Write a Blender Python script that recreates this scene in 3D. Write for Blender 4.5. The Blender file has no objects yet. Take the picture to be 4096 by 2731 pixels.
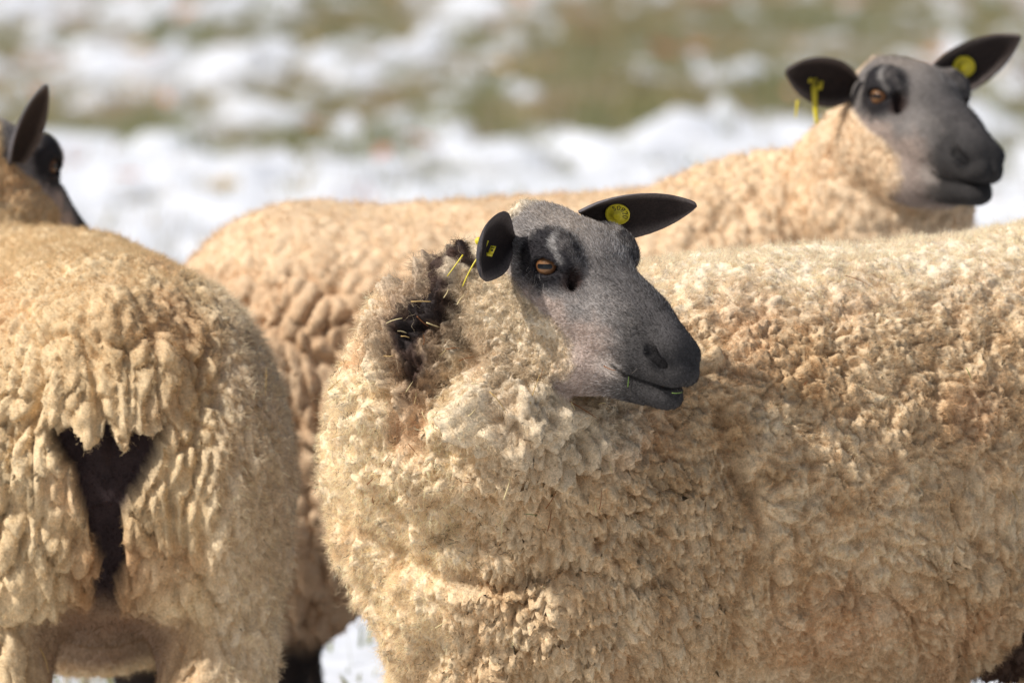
import bpy, math, time
import numpy as np
from mathutils import Matrix, Vector
T0 = time.time()
rng = np.random.default_rng(7)
scene = bpy.context.scene
C = scene.collection

# ------------------------------------------------------------------ camera
CAM = np.array([0.0, -12.0, 1.45]); AIM = np.array([0.0, 0.0, 0.664])
FRAME_W = 1.2412                      # metres of scene across the frame at the focus distance
_d = AIM - CAM; DIST = float(np.linalg.norm(_d)); FWD = _d / DIST
RIGHT = np.array([1.0, 0, 0]); UPV = np.cross(RIGHT, FWD)
cam_data = bpy.data.cameras.new("camera"); cam = bpy.data.objects.new("camera", cam_data); C.objects.link(cam)
cam.location = CAM.tolist()
cam.rotation_euler = Vector(FWD.tolist()).to_track_quat('-Z', 'Y').to_euler()
cam_data.sensor_width = 36.0
cam_data.lens = 36.0 * DIST / FRAME_W
cam_data.clip_start = 0.5; cam_data.clip_end = 6000
cam_data.dof.use_dof = True
cam_data.dof.focus_distance = DIST - 0.10
cam_data.dof.aperture_fstop = cam_data.lens / 1000.0 / 0.050
cam_data.dof.aperture_blades = 9
scene.camera = cam

def world_at(px, py, Y):
    """world point seen at photo pixel (4096 wide) on the vertical plane y=Y"""
    u = (px - 2048) / 4096 * FRAME_W / DIST; v = (1365.5 - py) / 4096 * FRAME_W / DIST
    r = FWD + RIGHT * u + UPV * v
    return CAM + r * ((Y - CAM[1]) / r[1])
def ground_at(px, py):
    u = (px - 2048) / 4096 * FRAME_W / DIST; v = (1365.5 - py) / 4096 * FRAME_W / DIST
    r = FWD + RIGHT * u + UPV * v
    return (CAM + r * (-CAM[2] / r[2]))[:2]
def to_px(P):
    q = P - CAM; w = q @ FWD
    return 2048 + (q @ RIGHT) / w * DIST / FRAME_W * 4096, 1365.5 - (q @ UPV) / w * DIST / FRAME_W * 4096

# ------------------------------------------------------------------ sky, sun, exposure
SUN_TO = np.array([-0.63, -0.36, 0.76]); SUN_TO /= np.linalg.norm(SUN_TO)
world = bpy.data.worlds.new("World"); scene.world = world; world.use_nodes = True
wn = world.node_tree.nodes; wl = world.node_tree.links
bgn = wn["Background"]
sky = wn.new("ShaderNodeTexSky"); sky.sky_type = 'NISHITA'; sky.sun_disc = False
sky.sun_elevation = math.asin(SUN_TO[2]); sky.sun_rotation = math.atan2(SUN_TO[0], SUN_TO[1])
sky.air_density = 1.0; sky.dust_density = 2.5; sky.ozone_density = 1.0
wl.new(sky.outputs[0], bgn.inputs[0]); bgn.inputs[1].default_value = 0.075
sd = bpy.data.lights.new("sun", 'SUN'); sun = bpy.data.objects.new("sun", sd); C.objects.link(sun)
sd.energy = 4.6; sd.angle = math.radians(2.2); sd.color = (1.0, 0.97, 0.93)
sun.rotation_euler = Vector((-SUN_TO).tolist()).to_track_quat('-Z', 'Y').to_euler()
sun.location = (-6, -5, 8)
vs = scene.view_settings
vs.view_transform = 'Standard'; vs.look = 'None'; vs.exposure = 0.15; vs.gamma = 1.0; vs.use_curve_mapping = False
scene.cycles.max_bounces = 8; scene.cycles.diffuse_bounces = 5; scene.cycles.transparent_max_bounces = 4
try:
    scene.cycles_curves.shape = 'RIBBONS'
    scene.render.hair_type = 'STRIP'
except Exception: pass

# ------------------------------------------------------------------ numpy helpers
def srgb(*c):
    c = np.array(c, float) / 255.0
    return np.where(c <= .04045, c / 12.92, ((c + .055) / 1.055) ** 2.4)
def nrm(v): return v / (np.linalg.norm(v, axis=-1, keepdims=True) + 1e-12)
def V(*a): return np.array(a, float)
def sstep(a, b, x):
    t = np.clip((x - a) / (b - a), 0, 1); return t * t * (3 - 2 * t)
def hash3(ix, iy, iz, seed):
    h = (ix.astype(np.uint32) * np.uint32(0x8da6b343)) ^ (iy.astype(np.uint32) * np.uint32(0xd8163841)) ^ (iz.astype(np.uint32) * np.uint32(0xcb1ab31f)) ^ np.uint32((seed * 0x9e3779b9) & 0xffffffff)
    h ^= h >> np.uint32(16); h *= np.uint32(0x7feb352d); h ^= h >> np.uint32(15); h *= np.uint32(0x846ca68b); h ^= h >> np.uint32(16)
    return h
def h01(h): return (h & np.uint32(0xffffff)).astype(np.float32) / np.float32(0x1000000)
def vnoise(p, seed=0):
    """value noise -1..1"""
    p = np.asarray(p, np.float32); i = np.floor(p); f = p - i; i = i.astype(np.int64)
    f = f * f * (3 - 2 * f); r = 0
    for dx in (0, 1):
        wx = f[:, 0] if dx else 1 - f[:, 0]
        for dy in (0, 1):
            wy = f[:, 1] if dy else 1 - f[:, 1]
            for dz in (0, 1):
                wz = f[:, 2] if dz else 1 - f[:, 2]
                r = r + wx * wy * wz * h01(hash3(i[:, 0] + dx, i[:, 1] + dy, i[:, 2] + dz, seed))
    return r * 2 - 1
def fbm(p, seed=0, o=3):
    r = 0; a = 1.0; s = 0
    for k in range(o):
        r = r + a * vnoise(p * 2 ** k + k * 17.3, seed + k); s += a; a *= .5
    return r / s
def worley(p, seed=0):
    """F1, F2, random value of the nearest cell"""
    p = np.asarray(p, np.float32); i = np.floor(p).astype(np.int64); f = p - i
    F1 = np.full(len(p), 9., np.float32); F2 = F1.copy(); R = np.zeros(len(p), np.float32)
    for dx in (-1, 0, 1):
        for dy in (-1, 0, 1):
            for dz in (-1, 0, 1):
                h = hash3(i[:, 0] + dx, i[:, 1] + dy, i[:, 2] + dz, seed)
                ax = dx + (h & np.uint32(1023)).astype(np.float32) / 1023 - f[:, 0]
                ay = dy + ((h >> np.uint32(10)) & np.uint32(1023)).astype(np.float32) / 1023 - f[:, 1]
                az = dz + ((h >> np.uint32(20)) & np.uint32(1023)).astype(np.float32) / 1023 - f[:, 2]
                d = ax * ax + ay * ay + az * az
                n1 = d < F1
                F2 = np.where(n1, F1, np.minimum(F2, d)); F1 = np.where(n1, d, F1); R = np.where(n1, h01(h ^ np.uint32(0x5bd1e995)), R)
    return np.sqrt(F1), np.sqrt(F2), R

# ------------------------------------------------------------------ signed distance toolkit
def smin(a, b, k):
    h = np.maximum(k - np.abs(a - b), 0) / k
    return np.minimum(a, b) - h * h * k * .25
def smax(a, b, k): return -smin(-a, -b, k)
def ell(p, c, r, R=None):
    q = p - np.asarray(c, np.float32)
    if R is not None: q = q @ np.asarray(R, np.float32).T
    r = np.asarray(r, np.float32)
    k0 = np.sqrt(((q / r) ** 2).sum(-1)); k1 = np.sqrt(((q / (r * r)) ** 2).sum(-1))
    return k0 * (k0 - 1) / (k1 + 1e-6)
def cone(p, a, b, ra, rb):
    a = np.asarray(a, np.float32); b = np.asarray(b, np.float32); ab = b - a
    t = np.clip(((p - a) @ ab) / float(ab @ ab), 0, 1)
    return np.sqrt(((p - a - t[:, None] * ab) ** 2).sum(-1)) - (ra + (rb - ra) * t)

def surface_nets(f, lo, hi, h, levels, keep=None):
    lo = np.asarray(lo, float); H = h * 2 ** levels
    n = np.ceil((np.asarray(hi) - lo) / H).astype(int)
    g = np.stack(np.meshgrid(*[np.arange(k) for k in n], indexing='ij'), -1).reshape(-1, 3)
    for L in range(levels, -1, -1):
        s = h * 2 ** L
        c = (lo + (g + .5) * s).astype(np.float32)
        d = f(c); g = g[np.abs(d) < s * 1.35 + .004]
        if keep is not None and L <= 2: g = g[keep((lo + (g + .5) * s), 0. if L == 0 else s)]
        if L:
            g = (g[:, None, :] * 2 + np.stack(np.meshgrid([0, 1], [0, 1], [0, 1], indexing='ij'), -1).reshape(1, 8, 3)).reshape(-1, 3)
    M = 4096
    def key(q): return (q[..., 0] * M + q[..., 1]) * M + q[..., 2]
    off = np.stack(np.meshgrid([0, 1], [0, 1], [0, 1], indexing='ij'), -1).reshape(8, 3)
    ck = key(g[:, None, :] + off[None])
    uk, inv = np.unique(ck, return_inverse=True); inv = inv.reshape(ck.shape)
    uc = np.stack([uk // (M * M), uk // M % M, uk % M], -1)
    val = f((lo + uc * h).astype(np.float32))
    cv = val[inv]; s = cv < 0
    act = s.any(1) & ~s.all(1); g = g[act]; cv = cv[act]; s = s[act]
    acc = np.zeros((len(g), 3)); cnt = np.zeros(len(g))
    for a in range(8):
        for b in range(a + 1, 8):
            dd = off[b] - off[a]
            if np.abs(dd).sum() != 1: continue
            m = s[:, a] != s[:, b]
            t = cv[:, a] / (cv[:, a] - cv[:, b] + 1e-20)
            acc[m] += (off[a] + t[m, None] * dd); cnt[m] += 1
    vert = lo + (g + acc / cnt[:, None]) * h
    gk = key(g); order = np.argsort(gk); gs = gk[order]
    quads = []
    for ax in range(3):
        e1 = np.eye(3, dtype=int)[(ax + 1) % 3]; e2 = np.eye(3, dtype=int)[(ax + 2) % 3]
        hi_i = int(np.eye(3, dtype=int)[ax] @ [4, 2, 1])
        m = s[:, 0] != s[:, hi_i]
        gg = g[m]; fl = s[m, 0]
        ids = []
        ok = np.ones(len(gg), bool)
        for o_ in (0 * e1, -e1, -e1 - e2, -e2):
            kk = key(gg + o_); j = np.searchsorted(gs, kk); j = np.minimum(j, len(gs) - 1)
            ok &= gs[j] == kk; ids.append(order[j])
        q = np.stack(ids, -1)
        q[~fl] = q[~fl][:, ::-1]
        quads.append(q[ok])
    return vert, np.concatenate(quads)

def grad(f, p, e=.0015):
    k = np.array([[1, -1, -1], [-1, -1, 1], [-1, 1, -1], [1, 1, 1]], np.float32)
    g = 0
    for r in k: g = g + r * f((p + r * e).astype(np.float32))[:, None]
    return nrm(g)

def vert_normals(v, q):
    n = np.zeros_like(v); a = v[q[:, 2]] - v[q[:, 0]]; b = v[q[:, 3]] - v[q[:, 1]]
    fn = np.cross(a, b)
    for k in range(4):
        for c in range(3): n[:, c] += np.bincount(q[:, k], fn[:, c], len(v))
    return nrm(n)

# ------------------------------------------------------------------ blender helpers
def np_mesh(name, v, faces, col=None, smooth=True):
    """faces: (N,3) or (N,4) int array"""
    me = bpy.data.meshes.new(name)
    faces = np.asarray(faces); k = faces.shape[1]
    me.vertices.add(len(v)); me.vertices.foreach_set('co', np.asarray(v, np.float32).ravel())
    me.loops.add(faces.size); me.loops.foreach_set('vertex_index', faces.astype(np.int32).ravel())
    me.polygons.add(len(faces)); me.polygons.foreach_set('loop_start', np.arange(0, faces.size, k, dtype=np.int32))
    if smooth: me.polygons.foreach_set('use_smooth', np.ones(len(faces), bool))
    me.update(calc_edges=True)
    if col is not None:
        at = me.color_attributes.new('Col', 'FLOAT_COLOR', 'POINT')
        at.data.foreach_set('color', np.concatenate([col, np.ones((len(col), 1))], 1).astype(np.float32).ravel())
    return me
def add(name, data, mat=None, parent=None, loc=None, **props):
    o = bpy.data.objects.new(name, data); C.objects.link(o)
    if mat is not None: data.materials.append(mat)
    if parent is not None:
        o.parent = parent; o.location = -np.array(parent.location) if loc is None else loc
    elif loc is not None: o.location = loc
    for k, v in props.items(): o[k] = v
    return o
def join(parts):
    """list of (v, quads, col) -> one"""
    vs_, fs_, cs_ = [], [], []; n = 0
    for v, f_, c in parts:
        vs_.append(v); fs_.append(np.asarray(f_) + n); cs_.append(c); n += len(v)
    return np.concatenate(vs_), np.concatenate(fs_), np.concatenate(cs_)
def tube(pts, rad, sides=6, cap=True):
    """quad tube along pts; rad scalar or array"""
    pts = np.asarray(pts, float); n = len(pts); rad = np.broadcast_to(rad, n)
    t = nrm(np.gradient(pts, axis=0)); ref = V(0, 0, 1) if abs(t[0, 2]) < .9 else V(1, 0, 0)
    s = nrm(np.cross(t, ref)); u = np.cross(s, t)
    a = np.arange(sides) / sides * 2 * math.pi
    v = (pts[:, None] + rad[:, None, None] * (np.cos(a)[None, :, None] * s[:, None] + np.sin(a)[None, :, None] * u[:, None])).reshape(-1, 3)
    q = []
    for i in range(n - 1):
        for k in range(sides):
            q.append((i * sides + k, i * sides + (k + 1) % sides, (i + 1) * sides + (k + 1) % sides, (i + 1) * sides + k))
    if cap:
        v = np.concatenate([v, pts[:1], pts[-1:]]); c0 = len(v) - 2
        for k in range(0, sides, 2):
            q.append((c0, (k + 2) % sides, (k + 1) % sides, k))
            b = (n - 1) * sides
            q.append((c0 + 1, b + k, b + (k + 1) % sides, b + (k + 2) % sides))
    return v, np.array(q)

def new_mat(name):
    m = bpy.data.materials.new(name); m.use_nodes = True
    nt = m.node_tree; return m, nt, nt.nodes, nt.links, nt.nodes['Principled BSDF']

def mat_body():
    m, nt, N, L, b = new_mat("sheep_skin_and_wool")
    at = N.new('ShaderNodeAttribute'); at.attribute_name = 'Col'
    tc = N.new('ShaderNodeTexCoord')
    n1 = N.new('ShaderNodeTexNoise'); n1.inputs['Scale'].default_value = 420; n1.inputs['Detail'].default_value = 4
    n2 = N.new('ShaderNodeTexNoise'); n2.inputs['Scale'].default_value = 38; n2.inputs['Detail'].default_value = 5
    L.new(tc.outputs['Object'], n1.inputs['Vector']); L.new(tc.outputs['Object'], n2.inputs['Vector'])
    mr = N.new('ShaderNodeMapRange'); mr.inputs[1].default_value = .3; mr.inputs[2].default_value = .7; mr.inputs[3].default_value = .72; mr.inputs[4].default_value = 1.22
    L.new(n1.outputs[0], mr.inputs[0])
    mr2 = N.new('ShaderNodeMapRange'); mr2.inputs[1].default_value = .3; mr2.inputs[2].default_value = .7; mr2.inputs[3].default_value = .86; mr2.inputs[4].default_value = 1.1
    L.new(n2.outputs[0], mr2.inputs[0])
    mu = N.new('ShaderNodeMath'); mu.operation = 'MULTIPLY'; L.new(mr.outputs[0], mu.inputs[0]); L.new(mr2.outputs[0], mu.inputs[1])
    mx = N.new('ShaderNodeVectorMath'); mx.operation = 'SCALE'; L.new(at.outputs['Color'], mx.inputs[0]); L.new(mu.outputs[0], mx.inputs[3])
    L.new(mx.outputs[0], b.inputs['Base Color'])
    b.inputs['Roughness'].default_value = .82; b.inputs['Specular IOR Level'].default_value = .22
    bp = N.new('ShaderNodeBump'); bp.inputs['Strength'].default_value = .55; bp.inputs['Distance'].default_value = .0016
    L.new(n1.outputs[0], bp.inputs['Height']); L.new(bp.outputs[0], b.inputs['Normal'])
    return m
def mat_hair():
    m, nt, N, L, b = new_mat("wool_fibre"); N.remove(b)
    at = N.new('ShaderNodeAttribute'); at.attribute_name = 'Col'
    df = N.new('ShaderNodeBsdfDiffuse'); tr = N.new('ShaderNodeBsdfTranslucent'); ms = N.new('ShaderNodeMixShader'); ms.inputs[0].default_value = .35
    L.new(at.outputs['Color'], df.inputs[0]); L.new(at.outputs['Color'], tr.inputs[0])
    L.new(df.outputs[0], ms.inputs[1]); L.new(tr.outputs[0], ms.inputs[2]); L.new(ms.outputs[0], N['Material Output'].inputs[0])
    return m
def plain(name, col, rough=.5, spec=.5, noise=0, scale=80, trans=0):
    m, nt, N, L, b = new_mat(name)
    b.inputs['Roughness'].default_value = rough; b.inputs['Specular IOR Level'].default_value = spec
    b.inputs['Base Color'].default_value = (*col, 1)
    if noise:
        tc = N.new('ShaderNodeTexCoord'); n1 = N.new('ShaderNodeTexNoise'); n1.inputs['Scale'].default_value = scale; n1.inputs['Detail'].default_value = 4
        L.new(tc.outputs['Object'], n1.inputs['Vector'])
        cr = N.new('ShaderNodeMapRange'); cr.inputs[1].default_value = .3; cr.inputs[2].default_value = .7; cr.inputs[3].default_value = 1 - noise; cr.inputs[4].default_value = 1 + noise
        L.new(n1.outputs[0], cr.inputs[0])
        sc = N.new('ShaderNodeVectorMath'); sc.operation = 'SCALE'; sc.inputs[0].default_value = col; L.new(cr.outputs[0], sc.inputs[3])
        L.new(sc.outputs[0], b.inputs['Base Color'])
    return m
def mat_eye():
    m, nt, N, L, b = new_mat("sheep_eye")
    tc = N.new('ShaderNodeTexCoord'); sp = N.new('ShaderNodeSeparateXYZ'); L.new(tc.outputs['Object'], sp.inputs[0])
    def math_(op, a, b_=None, clamp=False):
        n = N.new('ShaderNodeMath'); n.operation = op; n.use_clamp = clamp
        for i, q in enumerate((a, b_)):
            if q is None: continue
            if isinstance(q, (int, float)): n.inputs[i].default_value = q
            else: L.new(q, n.inputs[i])
        return n.outputs[0]
    x, y = sp.outputs[0], sp.outputs[1]
    r = math_('SQRT', math_('ADD', math_('MULTIPLY', x, x), math_('MULTIPLY', math_('MULTIPLY', y, y), 1.25)))
    # pupil: rounded horizontal bar
    ax = math_('MAXIMUM', math_('SUBTRACT', math_('ABSOLUTE', x), .0068), 0.0)
    pr = math_('SQRT', math_('ADD', math_('MULTIPLY', ax, ax), math_('MULTIPLY', y, y)))
    nz = N.new('ShaderNodeTexNoise'); nz.inputs['Scale'].default_value = 500; nz.inputs['Detail'].default_value = 3; L.new(tc.outputs['Object'], nz.inputs['Vector'])
    rr = math_('ADD', r, math_('MULTIPLY', math_('SUBTRACT', nz.outputs[0], .5), .0022))
    ramp = N.new('ShaderNodeValToRGB'); L.new(math_('DIVIDE', rr, .0165), ramp.inputs[0])
    e = ramp.color_ramp.elements
    e[0].position = 0; e[0].color = (.15, .075, .035, 1); e[1].position = 1; e[1].color = (.012, .01, .009, 1)
    for pos, c in ((.40, (.20, .105, .050, 1)), (.64, (.15, .068, .028, 1)), (.74, (.10, .04, .015, 1)), (.82, (.010, .009, .009, 1))):
        q = e.new(pos); q.color = c
    pm = N.new('ShaderNodeMapRange'); pm.inputs[1].default_value = .0028; pm.inputs[2].default_value = .0034; pm.inputs[3].default_value = 1; pm.inputs[4].default_value = 0; L.new(pr, pm.inputs[0])
    mx = N.new('ShaderNodeMixRGB'); L.new(pm.outputs[0], mx.inputs[0]); L.new(ramp.outputs[0], mx.inputs[1]); mx.inputs[2].default_value = (.008, .009, .011, 1)
    L.new(mx.outputs[0], b.inputs['Base Color']); b.inputs['Roughness'].default_value = .35
    b.inputs['Specular IOR Level'].default_value = .05; b.inputs['Coat Weight'].default_value = .3; b.inputs['Coat Roughness'].default_value = .04
    return m
M_BODY = mat_body(); M_HAIR = mat_hair(); M_EYE = mat_eye()
M_TAG = plain("yellow_tag_plastic", (.62, .5, .02), .45, .5, .12, 300)
M_INK = plain("tag_ink", (.03, .03, .025), .6, .3)

# ------------------------------------------------------------------ colours
CREAM = srgb(230, 208, 173); TAN = srgb(193, 160, 119); RUST = srgb(190, 140, 98); GREYW = srgb(190, 178, 160)
BLACK = srgb(46, 43, 45); GREY = srgb(132, 125, 120); MAUVE = srgb(172, 154, 142); BROWNW = srgb(74, 58, 50)
def mix(a, b, t): return a + (b - a) * np.asarray(t)[:, None]

# ------------------------------------------------------------------ the head, shared shape (x forward, y left, z up, origin between the eyes)
EYE_C = V(.004, .0550, .000); EYE_R = .0182
EYE_AX = nrm(V(.30, .94, .06))
EYE_UP = nrm(V(-.34, -.05, .93))
def head_sdf(q):
    p = q.copy(); p[:, 1] = np.abs(p[:, 1])
    d = ell(p, (-.050, 0, -.012), (.068, .058, .050))
    d = smin(d, ell(p, (.004, 0, .002), (.062, .054, .044)), .03)
    d = smin(d, cone(p, (.0, 0, -.006), (.158, 0, -.034), .046, .0285), .025)
    d = smin(d, ell(p, (.088, 0, -.008), (.074, .028, .026)), .02)
    d = smin(d, ell(p, (.166, 0, -.044), (.042, .033, .032)), .022)
    d = smin(d, ell(p, (.182, .018, -.037), (.022, .0185, .0175)), .012)            # nostril wings
    d = smin(d, ell(p, (.170, .018, -.058), (.038, .0175, .0170)), .012)            # upper lips
    d = smin(d, ell(p, (.200, .008, -.053), (.018, .0155, .0160)), .010)
    d = smin(d, cone(p, (.03, .038, -.034), (.140, .020, -.052), .032, .027), .025)
    d = smin(d, cone(p, (-.030, .036, -.085), (.070, .024, -.100), .042, .036), .03)   # deep mandible
    d = smin(d, cone(p, (.060, .020, -.100), (.155, .011, -.0920), .034, .0205), .02)
    d = smin(d, ell(p, (-.005, .043, -.055), (.062, .027, .056)), .025)
    d = smin(d, ell(p, (.178, 0, -.0885), (.033, .026, .0185)), .014)               # chin
    d = smin(d, ell(p, (.002, .054, .014), (.040, .022, .030)), .016)             # brow
    d = smin(d, ell(p, (-.062, 0, .018), (.035, .034, .022)), .02)                # poll
    # eyelids, then the almond opening
    d = smin(d, ell(p, EYE_C, (EYE_R + .0036,) * 3), .009)
    up = EYE_UP; ex = nrm(np.cross(up, EYE_AX)); up = np.cross(EYE_AX, ex)
    R = np.stack([ex, up, EYE_AX])
    d = smax(d, -ell(p, EYE_C + EYE_AX * .0185, (.0205, .0112, .012), R), .003)
    d = smax(d, -cone(p, EYE_C + EYE_AX * .0165 + V(.013, 0, .003), EYE_C + EYE_AX * .012 + V(.026, .0, .003), .0042, .001), .004)
    # tear pit in front of the eye
    d = smax(d, -cone(p, (.038, .056, .008), (.048, .051, -.018), .0045, .0055), .008)
    # nostril slit: comma shape
    d = smax(d, -cone(p, (.176, .0365, -.035), (.192, .029, -.042), .0072, .0060), .004)
    d = smax(d, -cone(p, (.192, .029, -.042), (.206, .012, -.050), .0054, .0026), .003)
    d = smax(d, -cone(p, (.176, .037, -.035), (.166, .036, -.025), .0060, .0015), .006)
    # philtrum
    d = smax(d, -cone(p, (.221, 0, -.040), (.221, 0, -.064), .003, .004), .005)
    # mouth line
    d = smax(d, -cone(p, (.122, .044, -.073), (.150, .041, -.0775), .0012, .0022), .003)
    d = smax(d, -cone(p, (.150, .041, -.0775), (.180, .033, -.0750), .0024, .0024), .003)
    d = smax(d, -cone(p, (.180, .033, -.0750), (.213, .0, -.0710), .0022, .0018), .003)
    return d

def head_frame(F, up_hint=(0, 0, 1), roll=0.0):
    F = nrm(np.asarray(F, float)); Yl = nrm(np.cross(np.asarray(up_hint, float), F)); U = np.cross(F, Yl)
    if roll:
        c, s = math.cos(roll), math.sin(roll); Yl, U = Yl * c + U * s, U * c - Yl * s
    return np.stack([F, Yl, U])      # rows: local = R @ (p-o)

def face_colour(q, n_world=None):
    """base colour of the short haired face in head coordinates, plus wool weight (0 bare .. 1 fleece)"""
    x, y, z = q[:, 0], np.abs(q[:, 1]), q[:, 2]
    nz = fbm(q * 60, 5, 3); nf = fbm(q * 420, 9, 2)
    col = mix(np.tile(GREY, (len(q), 1)), MAUVE, sstep(-.02, -.05, z + .25 * x * 0 - .02 * nz) * sstep(.16, .10, x))
    top = sstep(.02, .05, z) * sstep(.05, -.02, x)
    col = mix(col, srgb(150, 138, 126), top * .75)
    # dark nose, lips, bridge
    col = mix(col, srgb(44, 42, 42), sstep(.09, .160, x + .02 * nz + .25 * np.maximum(0, z + .05)) * .9)
    col = mix(col, srgb(82, 78, 77), sstep(.005, .03, z + .18 * x) * sstep(.03, .08, x) * .8)
    # pale corner of the mouth and edge of the lower jaw
    mdist = np.sqrt((x - .128) ** 2 + (z + .078) ** 2 * 2.2)
    col = mix(col, srgb(186, 174, 164), sstep(.026, .006, mdist + .008 * nz) * .75)
    # dark patch round the eye
    ed = np.sqrt(((x - .003) / 1.05) ** 2 + ((z - .006) / 1.0) ** 2 + ((y - .06) * .55) ** 2)
    col = mix(col, BLACK, sstep(.052, .030, ed + .012 * nz + .004 * nf) * sstep(.026, .050, y))
    # pale stroke of hair over the brow
    bs = np.sqrt(((x - .016 + (z - .028) * .9) / .0075) ** 2 + ((z - .030) / .012) ** 2) + .5 * nf
    col = mix(col, srgb(176, 170, 164), sstep(1.3, .2, bs + .9 * nz) * sstep(.024, .034, y) * .6)
    td = np.sqrt((x - .043) ** 2 + (z + .006) ** 2 * .5 + (y - .052) ** 2)
    col = mix(col, srgb(58, 44, 40), sstep(.020, .008, td))
    ml = np.abs(z - np.interp(x, [.122, .150, .180, .213], [-.073, -.0775, -.075, -.071]))
    col = mix(col, srgb(22, 19, 19), sstep(.0042, .0012, ml) * sstep(.124, .134, x) * .85)
    nd = np.sqrt((x - .187) ** 2 + (y - .029) ** 2 + (z + .041) ** 2)
    col = mix(col, srgb(24, 22, 23), sstep(.020, .009, nd) * .95)
    # wool line of the cheek: from below the eye down to the jaw
    edge = np.interp(z, [-.16, -.142, -.115, -.096, -.070, -.053, -.036, -.022], [.02, .045, .078, .084, .070, .046, -.030, -.095])
    w = sstep(.014, -.014, x - edge + .014 * nz + .006 * nf)
    w = np.maximum(w, sstep(-.082, -.100, x + .010 * nz))
    w = w * (1 - sstep(.056, .044, ed) * sstep(.03, .045, y) * sstep(-.06, -.035, x))
    speck = 1 + .20 * nf + .12 * nz
    return np.clip(col * speck[:, None], 0, 1), w

# ------------------------------------------------------------------ ears: a curved, cupped leaf with thickness, sewn into the body mesh
def P_h(o, R, x, y, z): return o + R.T @ V(x, y, z)

def ear_geo(base, axis, face, length, width, cup=1.0, curl=0.0, droop=0.0, nu=28, nv=17, at=None, blunt=False, skew=0.0):
    """axis: towards the tip; face: direction the opening faces"""
    axis = nrm(np.asarray(axis, float)); face = np.asarray(face, float); face = nrm(face - axis * (face @ axis)); side = np.cross(axis, face)
    th = .0028
    u = 1 - (1 - np.linspace(0, 1, nu)) ** 1.25; v = np.linspace(-1, 1, nv)
    U_, V_ = np.meshgrid(u, v, indexing='ij')
    wd = width * .5 * np.interp(U_, [0, .08, .18, .30, .42, .55, .68, .80, .90, .96, 1], [.50, .72, .90, 1, .99, .91, .77, .58, .36, .20, .06] if not blunt else [.20, .34, .62, .90, 1, 1, .96, .88, .72, .54, .30])
    c_ = cup * (1.5 - 1.15 * U_) + 1e-3             # tightly rolled at the root, opening to the tip
    ang = V_ * c_
    rad = wd / c_
    lat = rad * np.sin(ang) * (1 + skew * np.maximum(V_, 0) * (1 - U_))
    dep = rad * (1 - np.cos(ang)) - wd * .25
    P = (np.asarray(base) + axis * (U_ * length)[..., None] + side * lat[..., None] + face * dep[..., None]
         + face * (curl * length * U_ ** 2)[..., None] + V(0, 0, -1) * (droop * length * U_ ** 2)[..., None])
    g1 = np.gradient(P, axis=0); g2 = np.gradient(P, axis=1); n = nrm(np.cross(g1, g2))
    if (n.reshape(-1, 3) @ face).mean() < 0: n = -n
    if at is not None:
        i_, j_ = int(at[0] * (nu - 1)), int((at[1] + 1) * .5 * (nv - 1)); return P[i_, j_] + n[i_, j_] * th, n[i_, j_], nrm(g1[i_, j_])
    edge = np.sqrt(np.clip(1 - np.abs(V_) ** 4, 0, 1))[..., None] * .9 + .1
    edge[-1] *= .3
    A = (P + n * th * edge).reshape(-1, 3); B = (P - n * th * edge).reshape(-1, 3)
    idx = np.arange(nu * nv).reshape(nu, nv)
    q = np.stack([idx[:-1, :-1], idx[1:, :-1], idx[1:, 1:], idx[:-1, 1:]], -1).reshape(-1, 4)
    # orient
    t = np.cross(A[q[0, 1]] - A[q[0, 0]], A[q[0, 3]] - A[q[0, 0]])
    if t @ n.reshape(-1, 3)[q[0, 0]] < 0: q = q[:, ::-1]
    m = nu * nv
    rim = []
    loop = list(idx[:, 0]) + list(idx[-1, 1:]) + list(idx[:-1, -1][::-1]) + list(idx[0, 1:-1][::-1])
    for a, b in zip(loop, loop[1:] + loop[:1]): rim.append((a, b, b + m, a + m))
    q = np.concatenate([q, q[:, ::-1] + m, np.array(rim)])
    inner = mix(np.tile(srgb(46, 37, 34), (m, 1)), srgb(112, 101, 95), sstep(.55, 1.0, np.abs(V_).ravel()) * .8 + .25 * sstep(.8, 1, U_.ravel())); outer = srgb(92, 88, 90) * np.ones((m, 1))
    outer = mix(outer, srgb(52, 49, 51), sstep(.3, .9, U_.ravel()) * .8)
    nzc = 1 + .25 * fbm(A * 300, 3, 2)
    return np.concatenate([A, B]), q, np.concatenate([inner * nzc[:, None], outer * nzc[:, None]])

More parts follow.
